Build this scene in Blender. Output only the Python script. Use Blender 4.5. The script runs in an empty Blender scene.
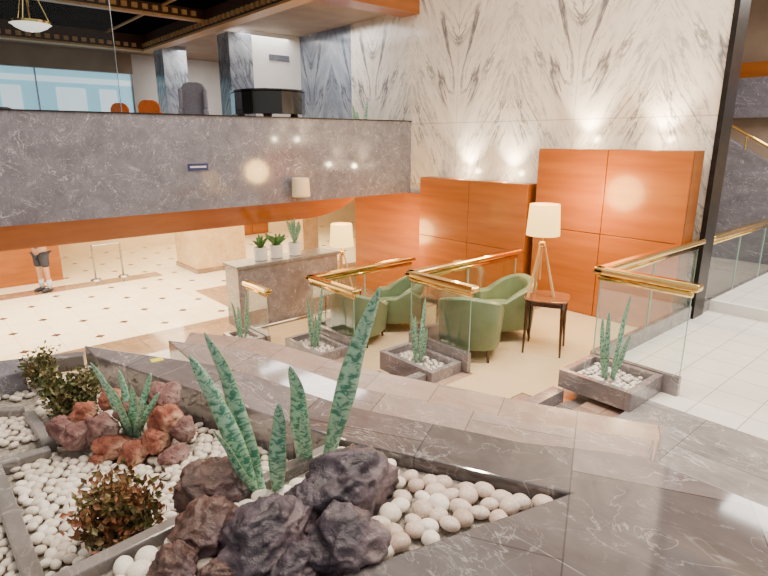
import bpy, bmesh, math, random
from mathutils import Vector, noise, Matrix, Euler
random.seed(7)
D = bpy.data; COL = bpy.context.scene.collection
PI = math.pi
# ---------------------------------------------------------------- camera
CZ = 3.4; F = 555.0; TH = math.radians(15)
cam = D.cameras.new('camera'); cam.lens = F/768*36; cam.sensor_width = 36; cam.clip_start = .05
co = D.objects.new('camera', cam); COL.objects.link(co)
co.location = (0,0,CZ); co.rotation_euler = (math.radians(75), 0, math.radians(-41))
bpy.context.scene.camera = co
fx, fy = math.sin(math.radians(41)), math.cos(math.radians(41))
def at(px, py, z):
    """world point on the horizontal plane z seen at a photo coordinate"""
    u = (px-384)/F; v = (288-py)/F
    f = math.cos(TH)+v*math.sin(TH); w = -math.sin(TH)+v*math.cos(TH)
    t = (z-CZ)/w
    return Vector((t*(f*fx+u*fy), t*(f*fy-u*fx), z))
def atd(px, py, dep):
    u = (px-384)/F; v = (288-py)/F
    f = math.cos(TH)+v*math.sin(TH); w = -math.sin(TH)+v*math.cos(TH)
    t = dep/f
    return Vector((t*(f*fx+u*fy), t*(f*fy-u*fx), CZ+t*w))
def depth(p): return p.x*fx+p.y*fy
# ---------------------------------------------------------------- materials
class NT:
    def __init__(s, name):
        s.m = D.materials.new(name); s.m.use_nodes = True; s.t = s.m.node_tree
        s.b = s.t.nodes['Principled BSDF']; s.out = s.t.nodes['Material Output']
    def n(s, typ, **kw):
        nd = s.t.nodes.new(typ)
        for k, v in kw.items(): setattr(nd, k, v)
        return nd
    def l(s, a, b): s.t.links.new(a, b)
    def math(s, op, a, b=None, c=None):
        nd = s.t.nodes.new('ShaderNodeMath'); nd.operation = op
        for i, x in enumerate((a,b,c)):
            if x is None: continue
            if isinstance(x,(int,float)): nd.inputs[i].default_value = x
            else: s.l(x, nd.inputs[i])
        return nd.outputs[0]
    def ramp(s, fac, stops):
        r = s.t.nodes.new('ShaderNodeValToRGB'); e = r.color_ramp.elements
        while len(e) < len(stops): e.new(.5)
        for i,(p,c) in enumerate(stops):
            e[i].position = p; e[i].color = (c[0],c[1],c[2],1) if hasattr(c,'__len__') else (c,c,c,1)
        s.l(fac, r.inputs[0]); return r.outputs[0]
    def mix(s, fac, a, b, bt='MIX'):
        nd = s.t.nodes.new('ShaderNodeMix'); nd.data_type='RGBA'; nd.blend_type = bt
        for i, x in ((0,fac),(6,a),(7,b)):
            if isinstance(x,(int,float)): nd.inputs[i].default_value = x
            elif isinstance(x,(tuple,list)): nd.inputs[i].default_value = (x[0],x[1],x[2],1)
            else: s.l(x, nd.inputs[i])
        return nd.outputs[2]
    def noise(s, vec, scale, detail=4, dist=0, rough=.5):
        nd = s.n('ShaderNodeTexNoise'); nd.inputs['Scale'].default_value=scale; nd.inputs['Detail'].default_value=detail
        nd.inputs['Distortion'].default_value=dist; nd.inputs['Roughness'].default_value=rough
        if vec is not None: s.l(vec, nd.inputs['Vector'])
        return nd.outputs[0]
    def bump(s, h, st, dist=.02):
        b = s.n('ShaderNodeBump'); b.inputs['Strength'].default_value=st; b.inputs['Distance'].default_value=dist
        s.l(h, b.inputs['Height']); s.l(b.outputs[0], s.b.inputs['Normal'])
    def setp(s, rough=None, metal=None, color=None, **kw):
        if rough is not None: s.b.inputs['Roughness'].default_value = rough
        if metal is not None: s.b.inputs['Metallic'].default_value = metal
        if color is not None: s.l(color, s.b.inputs['Base Color'])
def pmat(name, c1, c2, scale=5, rough=.5, metal=0, bump=0, detail=4, stretch=None, rnd=False, coat=0, dist=.02, spec=.5):
    t = NT(name); tc = t.n('ShaderNodeTexCoord'); v = tc.outputs['Object']
    if stretch:
        mp = t.n('ShaderNodeMapping'); mp.inputs['Scale'].default_value = stretch; t.l(v, mp.inputs[0]); v = mp.outputs[0]
    nz = t.noise(v, scale, detail)
    c = t.mix(t.ramp(nz, [(.35,0.),(.65,1.)]), c1, c2)
    if rnd:
        oi = t.n('ShaderNodeObjectInfo')
        c = t.mix(1, c, t.ramp(oi.outputs['Random'], [(0,(.74,.68,.62)),(.5,(.95,.92,.88)),(1,(1,1,1))]), 'MULTIPLY')
    t.setp(rough, metal, c)
    t.b.inputs['Coat Weight'].default_value = coat; t.b.inputs['Specular IOR Level'].default_value = spec
    if bump: t.bump(nz, bump, dist)
    return t.m
def rockmat(name, c1, c2, c3, rough, scale=5, bst=.6, pit=0):
    t = NT(name); tc = t.n('ShaderNodeTexCoord'); v = tc.outputs['Object']
    nz = t.noise(v, scale, 8, .3, .62); n2 = t.noise(v, scale*.5, 4)
    c = t.mix(t.ramp(nz, [(.35,0.),(.65,1.)]), c1, c2); c = t.mix(t.ramp(n2, [(.48,0.),(.66,1.)]), c, c3)
    h = nz
    if pit:
        vo = t.n('ShaderNodeTexVoronoi'); vo.inputs['Scale'].default_value = pit; t.l(v, vo.inputs['Vector'])
        p_ = t.ramp(vo.outputs['Distance'], [(.1,0.),(.35,1.)]); c = t.mix(.35, c, p_, 'MULTIPLY'); h = t.math('ADD', nz, t.math('MULTIPLY', p_, .12))
    t.setp(rough, 0, c)
    t.bump(h, bst, .05); return t.m
def marble(name, base, base2, vein, scale=1.0, vw=.018, rough=.12, amount=.8, brick=None, rot=0, tone=(.75,1.1), mort=.3, coat=0, fine=.4, cr=.06):
    t = NT(name); tc = t.n('ShaderNodeTexCoord'); v = tc.outputs['Object']
    mp = t.n('ShaderNodeMapping'); mp.inputs['Rotation'].default_value=(.3,.5,.6); mp.inputs['Scale'].default_value=(1,.55,1); t.l(v, mp.inputs[0])
    vv = mp.outputs[0]
    cl = t.ramp(t.noise(vv, 1.6*scale, 8, .8, .6), [(.3,0.),(.7,1.)])
    c = t.mix(cl, base, base2)
    for k,(s_,w_,a_) in enumerate(((.8,vw*.6,1),(1.9,vw*.7,.8),(4.2,vw,fine))):
        nz = t.noise(vv, s_*scale, 5, 1.6, .55)
        d = t.math('ABSOLUTE', t.math('SUBTRACT', nz, .5))
        m = t.ramp(d, [(0,1.),(w_,0.)])
        msk = t.ramp(t.noise(vv, 1.9*scale+k, 3), [(.42,0.),(.62,1.)])
        c = t.mix(t.math('MULTIPLY', t.math('MULTIPLY', m, msk), amount*a_), c, vein)
    if brick:
        m2 = t.n('ShaderNodeMapping'); m2.inputs['Rotation'].default_value=(0,0,rot); t.l(v, m2.inputs[0])
        br = t.n('ShaderNodeTexBrick'); br.offset=.5; br.inputs['Scale'].default_value=1
        br.inputs['Brick Width'].default_value=brick[0]; br.inputs['Row Height'].default_value=brick[1]
        br.inputs['Mortar Size'].default_value=.004; br.inputs['Color1'].default_value=(tone[0],)*3+(1,); br.inputs['Color2'].default_value=(tone[1],)*3+(1,)
        br.inputs['Mortar'].default_value=(mort,mort,mort,1); t.l(m2.outputs[0], br.inputs[0])
        c = t.mix(1, c, br.outputs[0], 'MULTIPLY')
    t.setp(rough, 0, c); t.b.inputs['Coat Weight'].default_value=coat; t.b.inputs['Coat Roughness'].default_value=cr
    return t.m
def wall_marble(name, blue=False):
    t = NT(name); tc = t.n('ShaderNodeTexCoord'); sp = t.n('ShaderNodeSeparateXYZ'); t.l(tc.outputs['Object'], sp.inputs[0])
    yy = sp.outputs[1]
    if blue: yy = t.math('ADD', yy, sp.outputs[0])
    y = t.math('PINGPONG', yy, .9 if blue else 1.3); z = sp.outputs[2]
    a = t.math('ADD', y, t.math('MULTIPLY', z, -.55)); b = t.math('ADD', z, t.math('MULTIPLY', y, .55))
    def vec(sa, sb, o):
        cb = t.n('ShaderNodeCombineXYZ'); t.l(t.math('MULTIPLY', a, sa), cb.inputs[0]); t.l(t.math('MULTIPLY', b, sb), cb.inputs[1]); cb.inputs[2].default_value=o; return cb.outputs[0]
    cl = t.ramp(t.noise(vec(1.5,.38,1), 1.1, 6, .4, .6), [(.42,0.),(.72,1.)])
    if blue: c = t.mix(cl, (.19,.22,.28), (.55,.59,.66)); ve=(.05,.06,.08)
    else: c = t.mix(cl, (.84,.76,.66), (.56,.50,.45)); ve=(.10,.095,.12)
    for s_, w_, am, o, lo in ((.6,.030,.9,3,.45),(1.2,.032,.82,7,.46),(2.6,.03,.55,11,.43)):
        nz = t.noise(vec(2.1,.45,o), s_, 7, .5, .6)
        d = t.math('ABSOLUTE', t.math('SUBTRACT', nz, .5))
        m = t.ramp(d, [(0,1.),(w_*.4,.65),(w_,0.)])
        msk = t.ramp(t.noise(vec(1.1,.6,o+20), 1.1, 3), [(lo,0.),(lo+.14,1.)])
        c = t.mix(t.math('MULTIPLY', t.math('MULTIPLY', m, msk), am), c, ve)
    s1 = t.math('LESS_THAN', y, .006)
    if not blue: s1 = t.math('MAXIMUM', s1, t.math('LESS_THAN', t.math('PINGPONG', t.math('ADD', z, -3.72), 1.55), .008))
    c = t.mix(t.math('MULTIPLY', s1, .5), c, (.2,.18,.17))
    t.setp(.2, 0, c); return t.m
def tiles(name, c1, c2, mort, bw, bh, rough=.2, dots=None, off=0):
    t = NT(name); tc = t.n('ShaderNodeTexCoord'); v = tc.outputs['Object']
    br = t.n('ShaderNodeTexBrick'); br.offset=off; br.inputs['Scale'].default_value=1
    br.inputs['Brick Width'].default_value=bw; br.inputs['Row Height'].default_value=bh; br.inputs['Mortar Size'].default_value=.006
    br.inputs['Color1'].default_value=(*c1,1); br.inputs['Color2'].default_value=(*c2,1); br.inputs['Mortar'].default_value=(*mort,1)
    t.l(v, br.inputs[0]); c = br.outputs[0]
    c = t.mix(.15, c, t.ramp(t.noise(v, 2.5, 6, .5), [(.3,(.45,.4,.35)),(.7,(1,1,1))]), 'MULTIPLY')
    if dots:
        sp = t.n('ShaderNodeSeparateXYZ'); t.l(v, sp.inputs[0])
        a = t.math('ADD', t.math('PINGPONG', sp.outputs[0], bw), t.math('PINGPONG', sp.outputs[1], bh))
        b = t.math('ADD', t.math('PINGPONG', t.math('ADD',sp.outputs[0],bw), bw), t.math('PINGPONG', t.math('ADD',sp.outputs[1],bh), bh))
        d = t.math('LESS_THAN', t.math('MINIMUM', a, b), .10)
        c = t.mix(d, c, dots)
    t.setp(rough, 0, c); return t.m
def emat(name, col, st):
    t = NT(name); tc = t.n('ShaderNodeTexCoord'); nz = t.noise(tc.outputs['Object'], 3, 2)
    c = t.mix(nz, col, tuple(x*.85 for x in col)); t.setp(.6, 0, c)
    t.l(c, t.b.inputs['Emission Color']); t.b.inputs['Emission Strength'].default_value = st; return t.m
def glass(name, tint=(.96,.99,.975), k=.35):
    t = NT(name); t.t.nodes.remove(t.b)
    tr = t.n('ShaderNodeBsdfTransparent'); gl = t.n('ShaderNodeBsdfGlossy'); gl.inputs['Roughness'].default_value=.02
    tc = t.n('ShaderNodeTexCoord'); c = t.mix(t.noise(tc.outputs['Object'], 2, 1), tint, tuple(x*.98 for x in tint)); t.l(c, tr.inputs[0])
    fr = t.n('ShaderNodeFresnel'); fr.inputs[0].default_value=1.4
    mx = t.n('ShaderNodeMixShader'); t.l(t.math('MULTIPLY',fr.outputs[0],k), mx.inputs[0]); t.l(tr.outputs[0], mx.inputs[1]); t.l(gl.outputs[0], mx.inputs[2]); t.l(mx.outputs[0], t.out.inputs[0])
    return t.m
M = {}
M['ledge'] = marble('ledge marble', (.125,.105,.11), (.26,.222,.222), (.78,.73,.71), 1.6, .014, .08, .6, brick=(1.35,.8), rot=math.radians(-28), tone=(.55,1.3), mort=.3, coat=1, cr=.06)
M['tier'] = marble('lower tier marble', (.25,.185,.165), (.40,.315,.285), (.80,.72,.67), 1.8, .016, .1, .55, brick=(1.0,.7), rot=math.radians(-28), tone=(.7,1.2), mort=.35, coat=1, cr=.06)
M['tier2'] = marble('lowest tier marble', (.33,.215,.165), (.47,.345,.28), (.82,.7,.6), 1.8, .016, .12, .5, brick=(.9,.6), rot=math.radians(-28), tone=(.75,1.15), mort=.35, coat=.8)
M['parapet'] = marble('parapet marble', (.145,.138,.168), (.235,.226,.265), (.82,.80,.84), 2.4, .0095, .1, .8, coat=.5, fine=.8)
M['floor_marble'] = marble('border marble', (.24,.215,.215), (.45,.42,.41), (.9,.87,.84), 1.7, .02, .08, .7, brick=(1.2,.8), tone=(.7,1.15), mort=.4, coat=1)
M['pink'] = marble('rose brown step marble', (.38,.23,.165), (.53,.37,.29), (.82,.69,.59), 2.2, .02, .14, .5, brick=(.9,.6), coat=.6)
M['greystep'] = marble('grey brown step marble', (.22,.18,.17), (.36,.31,.29), (.78,.72,.67), 2.2, .018, .12, .55, brick=(.9,.6), coat=.8)
M['brownm'] = marble('brown floor marble', (.20,.12,.08), (.32,.215,.15), (.58,.45,.35), 1.6, .02, .12, .5, brick=(1.2,.8), coat=.5)
M['curb'] = marble('curb marble', (.15,.135,.13), (.26,.235,.225), (.6,.55,.52), 2, .02, .2, .5)
M['planter'] = marble('planter marble', (.155,.132,.138), (.29,.253,.257), (.75,.7,.68), 2.4, .018, .12, .6, coat=.6)
M['wall'] = wall_marble('bookmatched white marble'); M['wallb'] = wall_marble('blue grey marble', True)
M['colm'] = marble('beige column marble', (.58,.40,.21), (.72,.54,.32), (.38,.24,.12), 1.6, .03, .2, .6)
M['tile'] = tiles('cream floor tile', (.92,.88,.82), (.87,.83,.77), (.48,.45,.41), .45, .45, .1)
M['lobby'] = tiles('lobby tile with dark insets', (.94,.85,.66), (.90,.80,.61), (.66,.56,.42), .62, .62, .12, dots=(.07,.04,.03))
M['carpet'] = pmat('beige carpet', (.58,.44,.25), (.66,.51,.31), 60, .95, bump=.3, detail=6)
M['orange'] = pmat('orange wood panel', (.35,.10,.014), (.44,.135,.02), 1.2, .26, stretch=(1,.5,6), coat=.2)
M['orange_d'] = pmat('dark orange wood', (.25,.075,.012), (.32,.10,.016), 1.5, .32, stretch=(1,1,6))
M['brass'] = pmat('polished brass', (.85,.58,.17), (.93,.68,.27), 8, .12, 1)
M['darkmetal'] = pmat('dark bronze metal', (.02,.018,.016), (.035,.03,.028), 8, .35, .7)
M['chrome'] = pmat('brushed steel', (.35,.36,.38), (.45,.46,.48), 8, .25, 1)
M['glass'] = glass('railing glass'); M['glass2'] = glass('partition glass', (.92,.96,.97), .5)
M['edge'] = pmat('green glass edge', (.35,.60,.50), (.42,.66,.56), 8, .1)
M['green'] = pmat('sage green leather', (.14,.20,.105), (.18,.245,.135), 4, .34, bump=.05)
M['green2'] = pmat('green cushion fabric', (.17,.23,.12), (.20,.27,.15), 30, .6, bump=.1)
M['wood'] = pmat('dark walnut', (.03,.012,.007), (.065,.025,.013), 6, .22, stretch=(1,1,.2), coat=.4)
M['woodtop'] = pmat('polished wood top', (.15,.06,.028), (.22,.095,.045), 5, .08, stretch=(4,.6,1), coat=.6)
M['lampwood'] = pmat('honey wood tripod', (.72,.42,.15), (.82,.52,.22), 8, .35, stretch=(1,1,.2))
M['white'] = pmat('white plaster', (.76,.74,.70), (.82,.80,.76), 2, .7)
M['cream'] = pmat('cream plaster', (.76,.60,.38), (.82,.66,.44), 2, .7)
M['ceil'] = pmat('beige ceiling', (.34,.25,.18), (.40,.30,.22), 2, .7)
M['ceild'] = pmat('dark coffer paint', (.005,.004,.006), (.008,.007,.009), 2, .9, spec=0)
M['trim'] = pmat('dark brown cornice', (.06,.025,.012), (.12,.05,.022), 30, .5, detail=2)
M['gold'] = pmat('gold dentil moulding', (.62,.36,.13), (.78,.48,.2), 20, .4)
M['black'] = pmat('gloss black lacquer', (.004,.004,.005), (.008,.008,.009), 3, .1, coat=.4)
M['key'] = pmat('ivory keys', (.8,.78,.72), (.7,.68,.62), 30, .3)
M['greyfab'] = pmat('grey violet fabric', (.26,.25,.31), (.32,.31,.37), 20, .85)
M['orangefab'] = pmat('orange fabric', (.80,.15,.01), (.88,.20,.02), 20, .7)
M['stone'] = pmat('white river pebble', (.94,.89,.82), (.82,.76,.69), 5, .45, rnd=True)
M['stonep'] = pmat('tan river pebble', (.60,.47,.41), (.76,.64,.56), 5, .45, rnd=True)
M['gravel'] = pmat('pale grit', (.18,.155,.135), (.40,.36,.31), 40, .9, bump=.6)
M['red'] = rockmat('red lava rock', (.22,.055,.035), (.48,.18,.11), (.56,.34,.23), .85, 9, 1, 26)
M['redd'] = rockmat('maroon lava rock', (.14,.06,.06), (.34,.17,.145), (.38,.26,.24), .8, 9, 1, 26)
M['drock'] = rockmat('dark violet rock', (.024,.018,.027), (.11,.082,.11), (.18,.13,.14), .36, 5, .9, 9)
M['brock'] = rockmat('brown violet rock', (.05,.027,.027), (.19,.10,.078), (.14,.09,.105), .42, 5, .9, 9)
M['soil'] = pmat('dark soil', (.03,.02,.015), (.06,.04,.03), 30, .95, bump=.5)
M['olive'] = pmat('olive red leaf', (.10,.13,.035), (.30,.095,.045), 9, .45)
M['olive2'] = pmat('olive green leaf', (.08,.115,.03), (.20,.14,.055), 9, .45)
M['greenleaf'] = pmat('green leaf', (.05,.16,.03), (.10,.26,.06), 12, .45)
M['twig'] = pmat('brown twig', (.10,.06,.04), (.16,.10,.06), 12, .8)
M['pot'] = pmat('white ceramic', (.85,.83,.8), (.8,.78,.74), 5, .3)
M['sign'] = pmat('dark blue sign', (.015,.03,.12), (.02,.04,.15), 5, .4)
M['paper'] = pmat('yellow paper', (.85,.75,.03), (.9,.8,.08), 5, .7)
M['skin'] = pmat('skin', (.36,.20,.13), (.42,.24,.16), 10, .5)
M['shirt'] = pmat('charcoal cotton', (.02,.022,.03), (.03,.033,.045), 30, .85)
M['shorts'] = pmat('dark navy cloth', (.015,.018,.03), (.025,.028,.045), 30, .85)
M['sock'] = pmat('pale sock', (.4,.42,.46), (.5,.52,.55), 30, .85)
M['hair'] = pmat('brown hair', (.03,.018,.01), (.05,.03,.02), 30, .6)
t = NT('linen lamp shade'); tc = t.n('ShaderNodeTexCoord'); c = t.mix(t.noise(tc.outputs['Object'], 40, 3), (1,.60,.17), (1,.66,.22))
d_ = t.mix(1, c, (.45,.4,.3), 'MULTIPLY')
t.setp(.8,0,d_); t.l(c, t.b.inputs['Emission Color']); t.b.inputs['Emission Strength'].default_value=3.4; M['shade']=t.m
M['bowl'] = emat('alabaster bowl', (1,.93,.82), 1.3)
M['bulb'] = emat('warm bulb', (1,.75,.4), 12)
M['daylight'] = emat('daylight window', (.36,.68,.82), 1.0)
M['daylight2'] = emat('pale facade beyond window', (.80,.92,.95), 1.1)
t = NT('banded snake plant leaf'); uv = t.n('ShaderNodeUVMap'); sp = t.n('ShaderNodeSeparateXYZ'); t.l(uv.outputs[0], sp.inputs[0])
cb = t.n('ShaderNodeCombineXYZ'); t.l(t.math('MULTIPLY', sp.outputs[0], 2.0), cb.inputs[0]); t.l(t.math('MULTIPLY', sp.outputs[1], 28), cb.inputs[1])
nz = t.noise(cb.outputs[0], 1.0, 3, 1.2, .55)
c = t.mix(t.ramp(nz, [(.40,0.),(.56,1.)]), (.06,.225,.155), (.38,.62,.44))
e = t.math('GREATER_THAN', t.math('ABSOLUTE', t.math('SUBTRACT', sp.outputs[0], .5)), .455)
c = t.mix(t.math('MULTIPLY', e, .6), c, (.36,.48,.16)); t.setp(.33,0,c); M['snake']=t.m
# ---------------------------------------------------------------- mesh helpers
def box(bm, x0,x1,y0,y1,z0,z1):
    vs = [bm.verts.new(p) for p in ((x0,y0,z0),(x1,y0,z0),(x1,y1,z0),(x0,y1,z0),(x0,y0,z1),(x1,y0,z1),(x1,y1,z1),(x0,y1,z1))]
    for f in ((0,3,2,1),(4,5,6,7),(0,1,5,4),(1,2,6,5),(2,3,7,6),(3,0,4,7)): bm.faces.new([vs[i] for i in f])
def prism(bm, pts, z0, z1):
    n = len(pts); a = [bm.verts.new((p[0],p[1],z0)) for p in pts]; b = [bm.verts.new((p[0],p[1],z1)) for p in pts]
    bm.faces.new(a[::-1]); bm.faces.new(b)
    for i in range(n): bm.faces.new((a[i],a[(i+1)%n],b[(i+1)%n],b[i]))
def loft(bm, A, B):
    a=[bm.verts.new(p) for p in A]; b=[bm.verts.new(p) for p in B]; bm.faces.new(a); bm.faces.new(b[::-1])
    for i in range(len(a)): bm.faces.new((a[i],b[i],b[(i+1)%len(a)],a[(i+1)%len(a)]))
def lathe(bm, prof, c=(0,0,0), seg=24, cap=True, sq=2.0):
    rings = []
    def k_(a): return (abs(math.cos(a))**sq+abs(math.sin(a))**sq)**(-1/sq)
    for r, z in prof:
        rings.append([bm.verts.new((c[0]+r*k_(2*PI*k/seg)*math.cos(2*PI*k/seg), c[1]+r*k_(2*PI*k/seg)*math.sin(2*PI*k/seg), c[2]+z)) for k in range(seg)])
    for a, b in zip(rings, rings[1:]):
        for k in range(seg): bm.faces.new((a[k],a[(k+1)%seg],b[(k+1)%seg],b[k]))
    if cap: bm.faces.new(rings[0][::-1]); bm.faces.new(rings[-1])
def tube(bm, pts, r, seg=8, r2=None):
    pts = [Vector(p) for p in pts]; rings = []; n = len(pts)
    for i, p in enumerate(pts):
        d = (pts[min(i+1,n-1)]-pts[max(i-1,0)]).normalized()
        u = d.cross(Vector((0,0,1)))
        if u.length < .05: u = d.cross(Vector((1,0,0)))
        u.normalize(); w = d.cross(u)
        rr = r if r2 is None else r+(r2-r)*i/(n-1)
        rings.append([bm.verts.new(p+rr*(math.cos(2*PI*k/seg)*u+math.sin(2*PI*k/seg)*w)) for k in range(seg)])
    for a, b in zip(rings, rings[1:]):
        for k in range(seg): bm.faces.new((a[k],a[(k+1)%seg],b[(k+1)%seg],b[k]))
    bm.faces.new(rings[0][::-1]); bm.faces.new(rings[-1])
def ell(bm, c, r, sub=2, nz=0, seed=0, freq=2.0, crag=0):
    res = bmesh.ops.create_icosphere(bm, subdivisions=sub, radius=1)
    rr=random.Random(seed); cuts=[]
    if crag:
        for i in range(12): cuts.append((Vector((rr.gauss(0,1),rr.gauss(0,1),rr.gauss(.2,.8))).normalized(), rr.uniform(.68,.92)))
    for v in res['verts']:
        k = 1
        if nz:
            q = v.co*freq+Vector((seed*7.3,seed*3.1,seed))
            k = 1+nz*noise.noise(q)*1.6+nz*.5*noise.noise(q*2.7)+nz*.2*noise.noise(q*6)
        p=v.co*k
        for n_,d_ in cuts:
            e=p.dot(n_)-d_
            if e>0: p -= n_*e*.8
        if crag:
            p *= 1+crag*(.25-abs(noise.noise(q*2.0))*1.5)+crag*.4*noise.noise(q*5)+crag*.28*noise.noise(q*11)
        v.co = Vector((p.x*r[0]+c[0], p.y*r[1]+c[1], p.z*r[2]+c[2]))
def NB(): return bmesh.new()
def obj(name, bm, mat, parent=None, loc=None, smooth=False, bevel=0, seg=2, label=None, kind=None, subs=0):
    bmesh.ops.recalc_face_normals(bm, faces=bm.faces)
    me = D.meshes.new(name); bm.to_mesh(me); bm.free()
    me.materials.append(M[mat] if isinstance(mat,str) else mat)
    o = D.objects.new(name, me); COL.objects.link(o)
    if smooth:
        for p in me.polygons: p.use_smooth = True
    if parent: o.parent = parent
    if loc is not None: o.location = loc
    if bevel:
        b = o.modifiers.new('bevel','BEVEL'); b.width=bevel; b.segments=seg; b.limit_method='ANGLE'
    if label: o['label']=label
    if kind: o['kind']=kind
    return o
def thing(name, label, cat, loc=(0,0,0), rz=0, group=None):
    o = D.objects.new(name, None); COL.objects.link(o); o.location=loc; o.rotation_euler=(0,0,rz); o.empty_display_size=.1
    o['label']=label; o['category']=cat
    if group: o['group']=group
    return o
def tag(o, label, cat, group=None, kind=None):
    o['label']=label; o['category']=cat
    if group: o['group']=group
    if kind: o['kind']=kind
    return o
def struct(name, bm, mat, **kw): return obj(name, bm, mat, kind='structure', **kw)
def dup(root, loc, rz, label, group=None):
    r = root.copy(); COL.objects.link(r); r.location=loc; r.rotation_euler=(0,0,rz); r['label']=label
    if group: r['group']=group
    for ch in list(root.children):
        c = ch.copy(); COL.objects.link(c); c.parent = r
        for g in ch.children:
            d = g.copy(); COL.objects.link(d); d.parent = c
    return r
def sbox(name, mat, *a, **kw):
    bm = NB(); box(bm, *a); return struct(name, bm, mat, **kw)
# ---------------------------------------------------------------- setting: floors
Z0, ZA, ZB, ZC, ZL = .8, .6, .25, -.05, -.25
sbox('floor','tile', 5.5,9.4,-4,3.0,.3,Z0)
sbox('floor','floor_marble', -3,5.5,-4,2.2,.3,Z0)
sbox('floor','tile', 9.4,16,-4,3.0,.3,Z0+.16)
sbox('trim_1','white', 9.34,9.42,-4,3.0,Z0,Z0+.17)
sbox('floor','pink', -3,5.5,2.2,2.62,.2,.735); sbox('floor','greystep', -3,5.5,2.62,3.0,.2,.668)
sbox('floor','pink', -3,4.93,3.0,4.4,-.4,ZA); sbox('floor','pink', 4.93,8.7,3.0,5.2,-.4,ZA)
sbox('floor','greystep', -3,4.93,4.4,4.75,-.4,.485); sbox('floor','pink', -3,4.93,4.75,5.15,-.4,.37)
sbox('floor','pink', -3,4.73,5.15,6.45,-.4,ZB); sbox('floor','pink', 4.73,8.7,5.2,7.3,-.4,ZB)
sbox('floor','greystep', -3,4.73,6.45,6.8,-.4,.15); sbox('floor','pink', -3,4.73,6.8,7.2,-.4,.05)
sbox('floor','pink', -3,4.73,7.2,7.3,-.4,ZC); sbox('floor','brownm', -3,8.7,7.3,9.0,-.4,ZC); sbox('floor','greystep', -3,8.7,9.0,9.35,-.4,-.15)
sbox('floor','brownm', -6,16,9.35,10.7,-.5,ZL); sbox('floor','lobby', -6,5.2,10.7,15.3,-.5,ZL)
sbox('floor','brownm', -6,5.2,15.3,15.9,-.5,ZL); sbox('floor','lobby', -6,5.2,15.9,20,-.5,ZL)
sbox('floor','brownm', 5.2,16,10.7,13.2,-.5,ZL); sbox('floor','lobby', 5.2,16,13.2,24,-.5,ZL)
def carpet(pts, z):
    bm = NB(); prism(bm, pts, z, z+.012); struct('floor', bm, 'carpet')
carpet([(4.2,3.35),(5.0,3.35),(5.0,3.1),(8.6,3.1),(8.6,5.1),(4.98,5.1),(4.98,4.05),(4.2,4.05)], ZA)
carpet([(4.1,5.35),(8.6,5.35),(8.6,7.2),(4.78,7.2),(4.78,6.05),(4.1,6.05)], ZB)
carpet([(3.85,7.35),(8.6,7.35),(8.6,8.95),(4.45,8.95),(4.45,8.0),(3.85,8.0)], ZC)
def stringer(x0,x1,y0,y1,z0,z1,label):
    bm=NB(); box(bm,x0,x1,y0,y1,z0,z1); tag(obj('marble_curb',bm,'planter',bevel=.006),label,'curb')
stringer(3.75,5.05,2.86,3.0,.668,.80,'low marble curb leading from the nearest planter down to the first carpeted landing')
stringer(3.5,4.39,4.28,4.4,ZA,.70,'low marble curb between the first carpeted landing and the steps beside the middle planter')
stringer(3.5,4.39,5.03,5.15,.37,.47,'low marble curb at the foot of the steps behind the middle planter')
stringer(3.4,4.19,6.3,6.42,ZB,.35,'low marble curb between the second carpeted landing and the farther steps')
# walls
sbox('wall_right','wall', 8.7,9.0,3.0,9.1,-.4,9)
sbox('wall_right','wall', 8.7,9.0,9.1,11.2,2.4,9)
sbox('wall_right','wallb', 8.7,9.0,11.2,13.5,2.4,9)
sbox('wall_right','orange', 8.6,8.7,8.45,11.0,ZL,2.25)
sbox('trim_2','darkmetal', 8.66,9.04,2.93,3.0,Z0,9)
sbox('wall_front','parapet', -6,8.7,9.1,9.4,2.25,3.77)
sbox('trim_3','darkmetal', -6,8.7,9.08,9.42,3.77,3.79)
prof=[(-6,1.84),(6.2,1.84)]+[(6.2+.95*math.sin(a*PI/16),1.84+.41*(1-math.cos(a*PI/16))) for a in range(1,9)]
A=[(x,9.12+(2.25-z)*1.05,z) for x,z in prof]+[(7.2,9.12,2.25),(-6,9.12,2.25)]
B=[(x,9.30+(2.25-z)*1.05,z) for x,z in prof]+[(7.2,9.30,2.25),(-6,9.30,2.25)]
bm=NB(); loft(bm,A,B); struct('trim_4',bm,'orange')
sbox('ceiling','cream', -6,16,9.4,24,2.25,2.4)
sbox('floor','brownm', -6,16,9.4,24,2.4,3.35)
sbox('wall_back','cream', -6,16,20,20.2,ZL,2.25)
for i,x in enumerate((.5,9.6)):
    bm=NB(); box(bm,x,x+1.5,19.9,19.98,ZL,1.9); box(bm,x+.06,x+.72,19.86,19.9,ZL+.05,1.82); box(bm,x+.78,x+1.44,19.86,19.9,ZL+.05,1.82); struct('door_%d'%(i+1),bm,'orange_d')
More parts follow.
